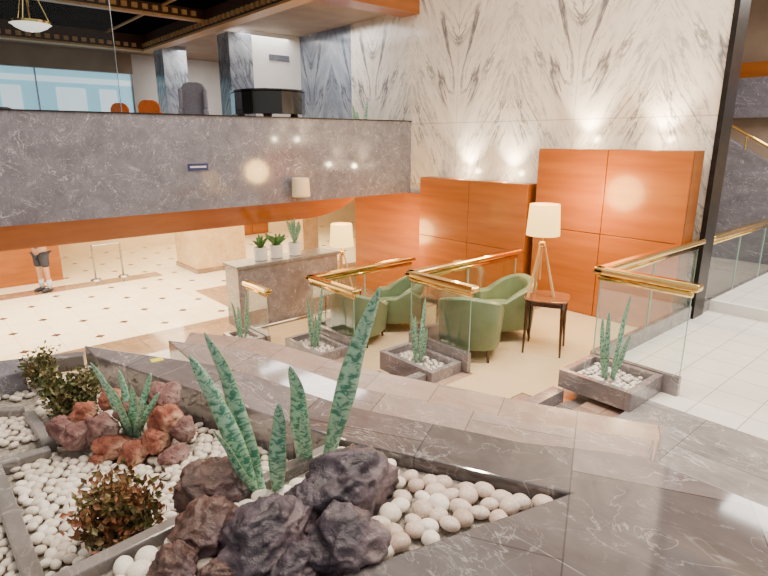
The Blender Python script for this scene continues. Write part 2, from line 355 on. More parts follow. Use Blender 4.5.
# mezzanine room
sbox('ceiling','ceil', 6.5,16,9.1,24,6,6.3); sbox('ceiling','ceil', -8,6.5,18.2,24,6,6.3)
sbox('ceiling','ceild', -8,6.5,9.4,18.2,6.35,6.5)
def cornice(name, name2, x0,x1,y0,y1,z0,z1, axis):
    bm=NB(); g=NB(); box(bm,x0,x1,y0,y1,z0+.05,z1)
    if axis=='y':
        n=int((y1-y0)/.22)
        for i in range(n): a=y0+.22*i; box(g,x0-.05,x0-.001,a,a+.12,z0+.1,z0+.2)
        box(g,x0-.03,x1,y0,y1,z0,z0+.049)
    else:
        n=int((x1-x0)/.22)
        for i in range(n): a=x0+.22*i; box(g,a,a+.12,y0-.05,y0-.001,z0+.1,z0+.2)
        box(g,x0,x1,y0-.03,y1,z0,z0+.049)
    struct(name,bm,'trim'); struct(name2,g,'gold')
cornice('trim_5','trim_13',6.2,6.5,9.4,18.2,5.9,6.34,'y'); cornice('trim_6','trim_14',-8,6.2,17.9,18.2,5.9,6.34,'x')
cornice('trim_7','trim_15',-8,6.2,13.6,13.75,6.08,6.34,'x'); sbox('trim_8','gold', 5.2,5.26,9.4,17.9,6.30,6.34)
sbox('trim_9','orange_d', -8,8.7,8.9,9.4,5.88,9)
sbox('wall_mezzanine','white', 7.1,8.7,13.4,13.6,3.35,6)
sbox('wall_mezzanine','white', 6.3,16,19.5,19.7,3.35,6)
sbox('trim_10','ceil', -8,6.3,19.4,19.7,5.4,6)
sbox('window_1','daylight', -8,6.3,19.6,19.7,3.35,5.4)
bm = NB()
for x in (-3.2,.9,3.6,6.27): box(bm, x-.018,x+.018,19.5,19.58,3.35,5.4)
struct('trim_11', bm, 'chrome')
bm = NB()
for x,w in ((-4.5,.9),(-1.2,.7),(1.1,.5),(1.9,.3),(2.7,.5),(4.1,.8),(5.3,.5)): box(bm,x,x+w,19.585,19.6,3.35,4.9)
box(bm,-8,6.3,19.585,19.6,5.05,5.2)
struct('window_2', bm, 'daylight2')
bm=NB(); box(bm,7.75,8.35,13.38,13.4,5.35,5.5)
for i in range(4): box(bm,7.78,8.32,13.36,13.38,5.37+.032*i,5.385+.032*i)
tag(obj('wall_vent',bm,'chrome'),'slatted air vent high on the white wall above the grand piano','vent')
sbox('wall_far','ceil',-8.2,-8,9.4,20,2.4,6)
def column(cx, cy, w, z0, z1, mat, label):
    t = thing('column', label, 'column', (cx,cy,z0))
    bm = NB(); box(bm,-w/2,w/2,-w/2,w/2,.12,z1-z0); obj('shaft', bm, mat, t, bevel=.01)
    bm = NB(); box(bm,-w/2-.03,w/2+.03,-w/2-.03,w/2+.03,0,.12); obj('plinth', bm, 'darkmetal' if z0>3 else 'brownm', t, bevel=.01)
column(6.9,13.55,.62,3.35,5.88,'wallb','blue-grey marble column on the upper level beside the grand piano')
column(6.75,17.35,.7,3.35,6,'wallb','blue-grey marble column farther back on the upper level near the windows')
column(6.75,15.6,1.5,ZL,2.25,'colm','broad beige marble column in the lower lobby under the balcony')
column(8.35,12.9,.5,ZL,2.25,'colm','slim beige marble column under the balcony, right of the potted plants')
sbox('wall_left','orange_d', -3,3.0,16.6,17.2,ZL,2.25)
t=thing('glass_partition','tall clear glass partition standing on the left part of the balcony wall','glass partition',(2.9,9.62,3.35))
for i in range(4):
    x1=-2.1*i; bm=NB(); box(bm,x1-2.08,x1-.01,-.006,.006,0,2.55); obj('glass_pane',bm,'glass2',t)
    bm=NB(); box(bm,x1-.01,x1-.004,-.01,.01,0,2.55); obj('edge_strip',bm,'chrome',t)
# far right space
sbox('wall_far','ceil', 16,16.2,-5,20,0,9); sbox('ceiling','ceil', 9,16,-5,9,6.6,6.8)
sbox('trim_12','orange', 15.7,16,-5,9,4.8,5.15)
sbox('wall_stairs','parapet', 15.6,16,-5,9,3.9,4.8)
pts = [(5.5,.9),(5.5,4.1),(4.3,3.42),(0,.96)]
bm = NB(); loft(bm,[(13,a,b) for a,b in pts],[(13.3,a,b) for a,b in pts]); struct('wall_stairs', bm, 'parapet')
sbox('floor','brownm', 9,16,3.0,9,.3,Z0)
t=thing('stair_handrail','brass handrail on the dark marble stair wall at the far right','handrail',(12.95,4.3,3.42))
bm=NB(); tube(bm,[(0,1.2,.95),(0,0,.3),(0,-4.2,-2.1)],.035,10); obj('rail',bm,'brass',t,smooth=True)
for s in (1.1,-.4,-1.9,-3.4):
    zz=.3+s*.57 if s<0 else .3+s*.54
    bm=NB(); tube(bm,[(0,s,zz),(0,s,zz-.3)],.014,8); obj('bracket',bm,'brass',t)
# ---------------------------------------------------------------- orange panels
def screen(x, y0, y1, z0, z1, rows, label, th=.36):
    t = thing('wall_panel', label, 'wall panel', (x,(y0+y1)/2,z0))
    h = (y1-y0)/2; H = z1-z0
    bm = NB(); box(bm, .03,th,-h,h,0,H); obj('carcass', bm, 'orange_d', t)
    ys = [-h,0,h]; zs = [0]+rows+[H]
    for i in range(2):
        for j in range(len(zs)-1):
            bm = NB(); box(bm, 0,.03,ys[i]+.006,ys[i+1]-.006,zs[j]+.006,zs[j+1]-.006); obj('board', bm, 'orange', t, bevel=.004)
screen(8.2,3.06,5.5,ZA+.013,3.25,[1.35],'tall orange wood wall panel behind the large tripod lamp')
screen(8.2,5.66,8.3,ZB+.013,2.65,[1.2],'lower orange wood wall panel left of the tall one')
# ---------------------------------------------------------------- foreground ledge
ZG = 1.75
LP = [at(a,b,ZG) for a,b in [(84,345),(230,367),(345,405),(520,441),(640,455),(900,559),(900,760),(180,760),(180,631),(570,493),(345,440),(95,356)]]
LXY = [(p.x,p.y) for p in LP]
bm = NB(); prism(bm, LXY, .8, ZG)
tag(obj('marble_ledge', bm, 'ledge', bevel=.012), 'wide polished brown-grey marble ledge wrapping round the planting bed', 'ledge')
def tier(name,z,front,back,mat,label):
    bm=NB(); prism(bm,[(p[0],p[1]) for p in back]+[(p[0],p[1]) for p in front[::-1]],.8,z)
    return tag(obj(name,bm,mat,bevel=.01),label,'step')
bk1=[at(a,b,1.5) for a,b in [(168,340),(248,350),(352,386),(525,421),(655,440)]]
tier('marble_step',1.5,LXY[1:5],bk1,'tier','upper marble step running along the far side of the wide ledge')
bk2=[at(a,b,1.24) for a,b in [(190,332),(262,339),(362,368),(530,402),(664,426)]]
tier('marble_step',1.24,bk1,bk2,'tier2','lower rose-brown marble step just in front of the planters')
ZBN, ZBL = 1.67, 1.49
P9,P10,P11,P12 = LXY[8],LXY[9],LXY[10],LXY[11]
cA0=at(336,444,1.72); cA1=at(40,588,1.72)
def shr(pts,k=.012):
    cx=sum(p[0] for p in pts)/len(pts); cy=sum(p[1] for p in pts)/len(pts)
    return [(p[0]+(cx-p[0])*k,p[1]+(cy-p[1])*k) for p in pts]
def curb(a, b, z0, z1, w, label, mat='curb'):
    a=Vector((a[0],a[1],0)); b=Vector((b[0],b[1],0)); d=(b-a).normalized(); n=Vector((-d.y,d.x,0))*w/2
    bm = NB(); prism(bm, [tuple((a-n)[:2]),tuple((b-n)[:2]),tuple((b+n)[:2]),tuple((a+n)[:2])], z0, z1)
    return tag(obj('stone_curb', bm, mat, bevel=.008), label, 'curb')
far_l = at(-300,660,ZBL); far_b=at(-120,372,1.6)
bm = NB(); prism(bm, shr([P11,P10,P9,(cA1.x,cA1.y)]), 1.2, ZBN)
tag(obj('gravel_bed', bm, 'gravel'), 'pale grit bed beneath the large dark rocks', 'gravel', kind='stuff')
bm = NB(); prism(bm, shr([P12,P11,(cA1.x-.02,cA1.y),(far_l.x,far_l.y),(far_b.x,far_b.y)]), 1.1, ZBL)
tag(obj('gravel_bed', bm, 'gravel'), 'pale grit bed beneath the shrubs and reddish rocks', 'gravel', kind='stuff')
zc_=ZBL+.08
curb(cA0, cA1, ZBL, 1.73, .07, 'long dark stone curb between the big dark rocks and the lower bed')
curb(at(-8,462,zc_), at(42,600,zc_), ZBL, zc_, .08, 'dark stone curb running down the left edge beside the white pebbles')
curb(at(50,447,zc_), at(-20,468,zc_), ZBL, zc_, .07, 'short dark stone curb crossing left of the reddish rocks')
curb(at(28,411,zc_), at(50,442,zc_), ZBL, zc_, .07, 'short angled dark curb leading toward the reddish rocks')
curb(at(-60,411,zc_), at(22,408,zc_), ZBL, zc_, .07, 'dark stone curb below the dark marble block at the left edge')
curb(at(84,353,1.62), at(-110,376,1.62), ZBL, 1.62, .12, 'far dark curb behind the small shrubs facing the lobby')
bm = NB(); a=at(-30,394,1.5); box(bm, a.x-.25,a.x+.35,a.y-.26,a.y+.04,ZBL,1.68)
tag(obj('marble_block', bm, 'parapet', bevel=.01), 'dark grey marble block at the left edge beside the small shrub', 'block')
# ---------------------------------------------------------------- pebbles
def pebble_mesh(name, seed, mat, sub=2):
    bm = NB(); r=random.Random(seed); ell(bm,(0,0,0),(1,r.uniform(.76,.94),r.uniform(.52,.62)),sub,.06,seed,1.0)
    me = D.meshes.new(name); bm.to_mesh(me); bm.free(); me.materials.append(M[mat])
    for p in me.polygons: p.use_smooth=True
    return me
PB = [pebble_mesh('pebble',i,'stone',3) for i in range(5)]; PP = [pebble_mesh('pebble',i+9,'stonep',3) for i in range(4)]
def inpoly(x,y,P):
    c=False; n=len(P)
    for i in range(n):
        a=P[i]; b=P[(i+1)%n]
        if (a[1]>y)!=(b[1]>y) and x < (b[0]-a[0])*(y-a[1])/(b[1]-a[1])+a[0]: c = not c
    return c
def dseg(p,a,b):
    p=Vector(p[:2]); a=Vector(a[:2]); b=Vector(b[:2]); t=max(0,min(1,(p-a).dot(b-a)/(b-a).length_squared)); return (p-a-(b-a)*t).length
def scatter(P, sp, jit=.22):
    xs=[p[0] for p in P]; ys=[p[1] for p in P]; out=[]; j=0; y=min(ys)
    while y<max(ys):
        x=min(xs)+(sp/2 if j%2 else 0)
        while x<max(xs):
            q=(x+random.uniform(-jit,jit)*sp, y+random.uniform(-jit,jit)*sp)
            if inpoly(q[0],q[1],P): out.append(q)
            x+=sp
        y+=sp*.866; j+=1
    return out
def pix(p):
    f=p[0]*fx+p[1]*fy; l=p[0]*fy-p[1]*fx; w=p[2]-CZ
    d=f*math.cos(TH)-w*math.sin(TH); up=f*math.sin(TH)+w*math.cos(TH)
    return 384+F*l/d, 288-F*up/d
NPEB=0; rest=[]
def pebbles(P, z, sp, rad, label, group, pinkx=None, avoid=(), limit=300, ledge=True):
    global NPEB
    L = scatter(P, sp); L.sort(key=lambda q:q[0]*fx+q[1]*fy)
    for q in L:
        if any((q[0]-a)**2+(q[1]-b)**2 < r*r for a,b,r in avoid): continue
        if ledge and (inpoly(q[0],q[1],LXY) or min(dseg(q,LXY[i],LXY[i+1]) for i in (8,9,10))<rad*.95 or dseg(q,cA0,cA1)<.035+rad*.9): continue
        pxx,pyy = pix((q[0],q[1],z))
        if pxx<-15 or pxx>785 or pyy>600: continue
        zz = z+rad*.45+random.uniform(0,.3)*rad
        s = rad*random.uniform(.86,1.14)
        pk = pinkx is not None and pxx>pinkx+random.uniform(-40,40)
        me = random.choice(PP if pk else PB)
        rot=(random.uniform(-.2,.2),random.uniform(-.2,.2),random.uniform(0,6.28))
        if NPEB<limit:
            o=D.objects.new('pebble',me); COL.objects.link(o); o.location=(q[0],q[1],zz); o.scale=(s,s,s); o.rotation_euler=rot
            tag(o,label,'pebble',group); NPEB+=1
        else: rest.append((q[0],q[1],zz,s,rot))
def flush(label):
    global rest
    if not rest: return
    bm=NB(); base=NB(); ell(base,(0,0,0),(1,.82,.56),2 if len(rest)>300 else 1,.08,3,1.1); base.verts.ensure_lookup_table()
    vs=[v.co.copy() for v in base.verts]; fs=[[v.index for v in f.verts] for f in base.faces]; base.free()
    for x,y,z,s,rot in rest:
        m=Euler(rot).to_matrix(); nv=[bm.verts.new(m@(v*s)+Vector((x,y,z))) for v in vs]
        for f in fs: bm.faces.new([nv[i] for i in f])
    tag(obj('pebble_layer',bm,'stone',smooth=True),label,'pebbles',kind='stuff'); rest=[]
# rocks
def rock(px,py,rx,ry,z,mat,seed,label,group=None,nz=.22,dz=.9,cr=.15):
    c=at(px,py,z); dd=depth(c); k=dd*1.26/F
    bm=NB(); ell(bm,(0,0,0),(rx*k,ry*k*.5+rx*k*.5,ry*k*dz),5 if rx>22 else 4,nz,seed,1.35,crag=cr)
    o=obj('rock',bm,mat,loc=c,smooth=True); o.rotation_euler=(0,0,random.uniform(0,.8))
    tag(o,label,'rock',group); return (c.x,c.y,rx*k*.72)
AV=[]
RK=[(350,486,48,40,1.76,'drock','large dark violet rock right of the tall snake plant leaf'),
(342,546,44,36,1.74,'drock','dark rock at the front right of the big rock cluster'),
(264,536,46,38,1.78,'drock','humped dark rock in the middle of the big rock cluster'),
(206,532,34,34,1.74,'brock','brown-violet rock at the left of the big rock cluster'),
(212,488,36,30,1.74,'brock','brownish rock behind, at the foot of the left snake plant'),
(292,572,38,26,1.72,'drock','low dark rock at the bottom edge of the rock cluster'),
(174,568,25,26,1.72,'brock','small brown rock at the lower left end of the rock cluster'),
(228,576,30,24,1.72,'brock','brown-tinged rock at the bottom edge, between two larger ones'),
(304,510,26,26,1.76,'drock','small dark rock wedged between the two snake plants')]
for i,(a,b,rx,ry,z,m,lb) in enumerate(RK): AV.append(rock(a,b,rx,ry,z,m,i+1,lb))
nearP=shr([P11,P10,P9,(cA1.x,cA1.y)],.01)
pebbles(nearP, ZBN, .094, .053, 'rounded pale pebble in the bed round the big dark rocks', 'large pebbles in the near bed', pinkx=425, avoid=AV)
flush('x')
RR=[(110,398,12,11,'red','small red lava rock at the top left of the reddish cluster'),(80,434,17,14,'redd','maroon rock left of the reddish cluster, near the curb'),
(101,428,17,15,'redd','purplish red rock left of the small snake plant'),(134,453,16,12,'red','red rock low in front of the small snake plant'),
(164,398,17,14,'redd','maroon rock at the upper right of the reddish cluster'),(167,420,18,15,'red','red rock at the right of the small snake plant'),
(156,439,16,12,'red','rounded red rock in the middle right of the reddish cluster'),(184,430,12,12,'redd','small maroon rock at the right end of the reddish cluster'),
(114,446,16,12,'red','bright red rock low in the middle of the reddish cluster'),(175,456,16,11,'redd','maroon rock at the lower right of the reddish cluster'),
(62,428,12,13,'redd','maroon rock below the middle shrub, farthest left'),(85,414,13,12,'red','small red rock just below the middle shrub'),
(130,408,14,12,'redd','maroon rock half hidden behind the small snake plant'),(100,460,10,8,'red','little red rock at the lower left foot of the reddish cluster')]
AV2=[]
for i,(a,b,rx,ry,m,lb) in enumerate(RR): AV2.append(rock(a,b,rx,ry,ZBL+.03+.004*(460-b),m,30+i,lb,None,.24,.95,.18))
lowP=[tuple(at(a,b,ZBL)[:2]) for a,b in [(12,470),(58,448),(36,410),(60,378),(96,366),(345,460),(60,600),(50,600)]]
pebbles(lowP, ZBL, .060, .034, 'rounded white pebble in the lower bed among the shrubs', 'white pebbles in the lower bed', avoid=AV2)
for PX in ([(-40,600),(35,600),(-10,474),(-60,474)],[(-40,460),(44,442),(20,414),(-60,417)],[(-60,404),(28,402),(60,378),(-60,388)]):
    pebbles([tuple(at(a,b,ZBL)[:2]) for a,b in PX], ZBL, .060, .034, 'x','x', limit=0)
flush('white pebbles covering the far and left parts of the planting bed')
# ---------------------------------------------------------------- snake plants
def leafbm(base, tip, w, bend=(0,0,0), fold=.25, n=20, face=None):
    bm=NB(); uvl=bm.loops.layers.uv.new('UVMap'); base=Vector(base); tip=Vector(tip); bend=Vector(bend)
    mid=(base+tip)/2+bend; rows=[]
    d=(tip-base).normalized(); side=face if face else Vector((fy,-fx,0)); side=(side-side.dot(d)*d).normalized(); nn=d.cross(side)
    tw=random.uniform(-.5,.5)
    for i in range(n+1):
        t=i/n; p=(1-t)**2*base+2*t*(1-t)*mid+t*t*tip
        ww=w*(.5+.5*math.sin(PI*min(.12+t*1.05,1)*.62+.1))*(1-t**5)**.8+.001
        if t<.25: ww*=.65+.35*t/.25
        a=tw*t; s=side*math.cos(a)+nn*math.sin(a); m=nn*math.cos(a)-side*math.sin(a)
        wob=math.sin(t*11+base.x*5)*w*.09
        rows.append([bm.verts.new(p+s*(k*ww/4)+s*math.sin(t*14+k)*w*.03+m*(abs(k)*ww/4*fold*1.6+wob)) for k in (-2,-1,0,1,2)])
    for i in range(n):
        for k in range(4):
            f=bm.faces.new((rows[i][k],rows[i][k+1],rows[i+1][k+1],rows[i+1][k]))
            for lp,(uu,vv) in zip(f.loops,((k/4,i/n),((k+1)/4,i/n),((k+1)/4,(i+1)/n),(k/4,(i+1)/n))): lp[uvl].uv=(uu,vv)
    return bm
def snake(loc, leaves, label):
    t=thing('snake_plant',label,'plant',loc)
    for (b,tp,w,bd) in leaves:
        o=obj('leaf',leafbm(Vector(b)-Vector(loc),Vector(tp)-Vector(loc),w,bd),'snake',t,smooth=True)
        s=o.modifiers.new('s','SOLIDIFY'); s.thickness=.004
R_=Vector((fy,-fx,0))
b0=at(268,492,1.70); d0=depth(b0)
L=[]
for bx_,by_,tx,ty,w,dd,bd in ((262,500,206,332,.10,.15,.03),(256,500,189,354,.085,.0,.05),(278,504,280,402,.085,-.05,-.02),(266,509,214,430,.055,-.12,-.03),(264,496,229,424,.07,.1,.02)):
    L.append((atd(bx_,by_,d0), atd(tx,ty,d0+dd), w, R_*bd))
snake(b0, L, 'tall snake plant left of the cluster, leaning left over the brown rock')
b1=at(308,462,1.70); d1=depth(b1); L=[]
for bx_,by_,tx,ty,w,dd,bd in ((326,470,380,286,.115,.05,-.03),(303,474,291,365,.105,0,.02),(310,474,302,412,.06,-.08,0),(318,474,333,432,.05,.06,.02)):
    L.append((atd(bx_,by_,d1), atd(tx,ty,d1+dd), w, R_*bd))
snake(b1, L, 'tallest snake plant, its longest leaf leaning right above the large dark rock')
b2=at(133,440,1.54); d2=depth(b2); L=[]
for tx,ty,w,dd,bd in ((91,362,.045,.0,.03),(104,380,.045,-.15,.04),(119,370,.05,.1,.02),(132,385,.055,-.1,0),(151,373,.05,.1,-.01),(160,392,.045,0,-.03),(143,402,.045,-.2,0),(112,398,.045,-.2,.03)):
    L.append((atd(133+(tx-133)*.12,438,d2), atd(tx,ty,d2+dd), w, R_*bd))
snake(b2, L, 'small bushy snake plant growing among the reddish rocks')
def upright(c, h, n, w, spread, label, seed=0):
    rr=random.Random(seed); L=[]
    for i in range(n):
        a=i*2*PI/n+rr.uniform(-.4,.4); s=rr.uniform(.5,1)*spread; hh=h*(1,.72,.86,.6,.5)[i%5]
        b=Vector(c)+Vector((math.cos(a)*.05,math.sin(a)*.05,0))
        L.append((b, Vector(c)+Vector((math.cos(a)*s,math.sin(a)*s,hh)), w, (0,0,0)))
    snake(c, L, label)
# ---------------------------------------------------------------- shrubs
def shrub(px,py,topy,wpx,label,seed,n,mat):
    b=at(px,py,ZBL); k=depth(b)*1.05/F; H=(py-topy)*k; W=wpx*k/2; t=thing('shrub',label,'shrub',b); rr=random.Random(seed)
    bm=NB(); tips=[]
    for i in range(26):
        a=rr.uniform(0,6.28); r=W*rr.uniform(.15,.9); h=H*rr.uniform(.4,.92)*(1-.2*(r/W)**2)
        e=Vector((r*math.cos(a),r*math.sin(a),h)); tube(bm,[(0,0,0),e*.5+Vector((0,0,h*.06)),e],.004,5,.002); tips+= [e,e*.85,e*.7,e*.5]
    obj('branches',bm,'twig',t)
    bm=NB()
    for i in range(n):
        e=rr.choice(tips); p=e+Vector((rr.gauss(0,1)*W*.19,rr.gauss(0,1)*W*.19,rr.gauss(0,1)*H*.1)); p.z=max(p.z,.02)
        d=Vector((rr.gauss(0,.8),rr.gauss(0,.8),rr.uniform(.1,1.6))).normalized(); s=d.cross(Vector((rr.random()-.5,rr.random()-.5,.3))).normalized(); m=d.cross(s)
        l=(W*.17+.012)*rr.uniform(.8,1.2); w=l*.32
        a=bm.verts.new(p); b_=bm.verts.new(p+d*l*.5+s*w); c=bm.verts.new(p+d*l); e_=bm.verts.new(p+d*l*.5-s*w); g=bm.verts.new(p+d*l*.5+m*w*.35)
        bm.faces.new((a,b_,g)); bm.faces.new((b_,c,g)); bm.faces.new((c,e_,g)); bm.faces.new((e_,a,g))
    obj('foliage',bm,mat,t)
shrub(45,390,342,36,'small dark olive shrub farthest back beside the marble block',1,800,'olive2')
shrub(74,420,362,58,'rounded olive shrub above the reddish rocks',2,1400,'olive2')
shrub(122,550,460,92,'large bushy reddish-green shrub nearest the front of the pebble bed',3,1800,'olive')
# ---------------------------------------------------------------- glass rails
def rail(pts, z0, z1, label, ch=.16):
    t=thing('glass_railing',label,'railing',(pts[0][0],pts[0][1],z0))
    ox,oy=pts[0]; H=z1-z0
    loc=[(p[0]-ox,p[1]-oy) for p in pts]
    for a,b in zip(loc,loc[1:]):
        L=math.hypot(b[0]-a[0],b[1]-a[1]); n=max(1,round(L/1.3)); d=((b[0]-a[0])/L,(b[1]-a[1])/L); nx,ny=-d[1]*.006,d[0]*.006
        for i in range(n):
            s0=L*i/n+.01; s1=L*(i+1)/n-.01
            bm=NB(); prism(bm,[(a[0]+d[0]*s0+nx,a[1]+d[1]*s0+ny),(a[0]+d[0]*s1+nx,a[1]+d[1]*s1+ny),(a[0]+d[0]*s1-nx,a[1]+d[1]*s1-ny),(a[0]+d[0]*s0-nx,a[1]+d[1]*s0-ny)],ch,H-.03)
            g=obj('glass_pane',bm,'glass',t)
            for s_ in (s0,s1):
                bm=NB(); box(bm,a[0]+d[0]*s_-.004,a[0]+d[0]*s_+.004,a[1]+d[1]*s_-.004,a[1]+d[1]*s_+.004,ch,H-.03); obj('glass_edge',bm,'edge',g)
        bm=NB(); w=.07; e=w
        A=(a[0]-d[0]*e,a[1]-d[1]*e); B=(b[0]+d[0]*e,b[1]+d[1]*e); mx,my=-d[1]*w,d[0]*w
        prism(bm,[(A[0]+mx,A[1]+my),(A[0]-mx,A[1]-my),(B[0]-mx,B[1]-my),(B[0]+mx,B[1]+my)],H-.06,H+.02)
        obj('handrail',bm,'brass',t,bevel=.03,seg=4)
        bm=NB(); tube(bm,[(a[0],a[1],H-.1),(b[0],b[1],H-.1)],.034,10); obj('lower_rail',bm,'brass',t,smooth=True)
        bm=NB(); w=.03; mx,my=-d[1]*w,d[0]*w
        prism(bm,[(a[0]+mx,a[1]+my),(a[0]-mx,a[1]-my),(b[0]-mx,b[1]-my),(b[0]+mx,b[1]+my)],0,ch+.01); obj('base_curb',bm,'planter',t)
rail([(5.82,2.0),(5.82,2.98),(8.62,2.98)], Z0, 2.0, 'nearest glass railing with thick brass handrail beside the tiled floor',.2)
rail([(4.97,4.12),(4.97,5.17),(7.3,5.17)], ZA+.013, 1.70, 'glass railing with brass handrail around the nearer green armchairs',.24)
rail([(4.77,6.15),(4.77,7.27),(6.98,7.27)], ZB+.013, 1.28, 'glass railing with brass handrail around the farther green armchairs',.24)
rail([(4.42,8.1),(4.42,8.8)], ZC+.013, .95, 'smallest glass railing, beside the grey marble counter')
rail([(9.1,2.98),(13.0,2.98)], Z0, 2.0, 'glass railing with brass handrail beyond the end of the marble wall')
# planters
def planter(x0,x1,y0,y1,z0,z1,label,plabel,h,n,seed):
    t=thing('planter_box',label,'planter',((x0+x1)/2,(y0+y1)/2,z0)); a=(x1-x0)/2; b=(y1-y0)/2; H=z1-z0; w=.07
    bm=NB(); box(bm,-a,a,-b,-b+w,0,H); box(bm,-a,a,b-w,b,0,H); box(bm,-a,-a+w,-b+w,b-w,0,H); box(bm,a-w,a,-b+w,b-w,0,H); box(bm,-a+w,a-w,-b+w,b-w,0,H-.08)
    obj('curb_box',bm,'planter',t,bevel=.005)
    c=((x0+x1)/2-.03,(y0+y1)/2,z1-.07)
    P=[(x0+w+.045,y0+w+.045),(x1-w-.045,y0+w+.045),(x1-w-.045,y1-w-.045),(x0+w+.045,y1-w-.045)]
    pebbles(P,z1-.09,.07,.038,'x','x',avoid=[(c[0],c[1],.08)],limit=0,ledge=False); flush('white pebbles filling the '+label)
    upright((c[0],c[1],z1-.07),h,n,.06,.2,plabel,seed)
planter(5.08,5.78,2.16,2.96,Z0,1.0,'low marble planter under the nearest glass railing','snake plant in the planter under the nearest glass railing',.92,4,1)
planter(4.4,4.93,4.2,5.15,.485,.74,'marble planter in front of the nearer green armchairs','snake plant in the planter in front of the nearer armchairs',.8,4,2)
planter(4.2,4.73,6.25,7.2,.15,.40,'marble planter in front of the farther green armchairs','snake plant in the planter in front of the farther armchairs',.95,4,3)
planter(3.9,4.38,8.15,8.8,ZC,.12,'small marble planter at the foot of the grey marble counter','snake plant in the planter at the foot of the counter',.8,4,4)
# ---------------------------------------------------------------- armchairs
def make_chair(label, loc, rz, group):
    t=thing('armchair',label,'armchair',loc,rz,group)
    bm=NB(); n=40; rings=[]
    def k_(a,sq=3.2): return (abs(math.cos(a))**sq+abs(math.sin(a))**sq)**(-1/sq)
    for i in range(n+1):
        th=math.radians(-134+268*i/n); c=math.cos(th)
        top=.62+.26*max(0,(c+.25)/1.25)**.8; ro=.41*k_(th); ri=ro-.12
        dx,dy=-math.cos(th),math.sin(th)
        rings.append([bm.verts.new((dx*r*(1 if z<.5 else k),dy*r*(1 if z<.5 else k),z)) for r,z,k in ((ro-.02,.17,1),(ro,.42,1),(ro,top-.03,1.04),((ro+ri)/2+.01,top,1.03),(ri,top-.03,1.02),(ri,.3,1),(ri,.17,1))])
    for a,b in zip(rings,rings[1:]):
        for k in range(7): bm.faces.new((a[k],a[(k+1)%7],b[(k+1)%7],b[k]))
    bm.faces.new(rings[0]); bm.faces.new(rings[-1][::-1])
    obj('barrel_back',bm,'green',t,smooth=True,bevel=.012)
    bm=NB(); lathe(bm,[(.28,.17),(.29,.18),(.29,.36),(.28,.37)],(0.07,0,0),seg=32,sq=3.4); obj('seat_base',bm,'green',t,smooth=True,bevel=.01)
    bm=NB(); lathe(bm,[(.22,.37),(.275,.38),(.285,.42),(.275,.46),(.16,.475)],(0.075,0,0),seg=32,sq=3.4); obj('seat_cushion',bm,'green2',t,smooth=True)
    for x,y in ((.28,.26),(.28,-.26),(-.29,.27),(-.29,-.27)):
        bm=NB(); tube(bm,[(x,y,.2),(x*1.08,y*1.06,0)],.03,8,.018); obj('leg',bm,'wood',t)
    return t
cA=make_chair('green barrel armchair seen from behind, next to the large tripod lamp table',(5.5,4.56,ZA+.013),math.radians(32),'green barrel armchairs')
dup(cA,(6.42,4.74,ZA+.013),math.radians(150),'green barrel armchair nearest the tall orange panel, turned sideways to the lamp table')
dup(cA,(5.28,6.68,ZB+.013),math.radians(25),'green barrel armchair seen from behind, beside the farthest planter steps')
dup(cA,(6.2,6.76,ZB+.013),math.radians(150),'green barrel armchair turned sideways in the farther seating group')
# tables
def make_table(label, loc, group):
    t=thing('side_table',label,'side table',loc,.45,group)
    bm=NB(); lathe(bm,[(.275,.735),(.288,.74),(.288,.754),(.28,.76)],seg=48,sq=4); obj('tabletop',bm,'woodtop',t,bevel=.003)
    bm=NB(); lathe(bm,[(.235,.67),(.245,.67),(.245,.735),(.235,.735)],seg=48,sq=7); obj('apron',bm,'wood',t)
    for x,y in ((1,1),(1,-1),(-1,1),(-1,-1)):
        bm=NB(); a=.225; tube(bm,[(x*a,y*a,.735),(x*a,y*a,.5),(x*(a+.015),y*(a+.015),0)],.03,4,.014); obj('leg',bm,'wood',t)
    return t
t1=(6.34,3.96,ZA+.013); t2=(6.25,5.78,ZB+.013); t3=(5.9,7.95,ZC+.013)
tb=make_table('dark wood side table carrying the large tripod lamp',t1,'dark wood side tables')
dup(tb,t2,.2,'dark wood side table with nothing on it, between the armchair groups')
dup(tb,t3,.1,'dark wood side table under the farther tripod lamp')
def make_lamp(label, loc):
    t=thing('tripod_lamp',label,'lamp',loc,0,'tripod table lamps')
    for k in range(3):
        a=k*2*PI/3+.9; bm=NB(); tube(bm,[(.03*math.cos(a),.03*math.sin(a),.70),(.20*math.cos(a),.20*math.sin(a),0)],.014,8,.02); obj('leg',bm,'lampwood',t)
    bm=NB(); lathe(bm,[(.03,.66),(.045,.68),(.045,.72),(.03,.74)],seg=16); obj('hub',bm,'brass',t)
    bm=NB(); tube(bm,[(0,0,.72),(0,0,.92)],.01,8); obj('pole',bm,'brass',t)
    bm=NB(); tube(bm,[(0,0,.22),(0,0,.68)],.012,8); obj('centre_rod',bm,'lampwood',t)
    bm=NB(); lathe(bm,[(.215,.82),(.19,1.22)],seg=36,cap=False); o=obj('lamp_shade',bm,'shade',t,smooth=True); s=o.modifiers.new('s','SOLIDIFY'); s.thickness=.004
    bm=NB(); ell(bm,(0,0,.98),(.04,.04,.055),2); obj('bulb',bm,'bulb',t,smooth=True)
    return t
lp=(6.28,4.06,t1[2]+.76)
lm=make_lamp('large lit tripod lamp with pale shade in front of the tall orange panel',lp)
dup(lm,(t3[0],t3[1],t3[2]+.76),.3,'smaller-looking lit tripod lamp farther back near the marble counter')
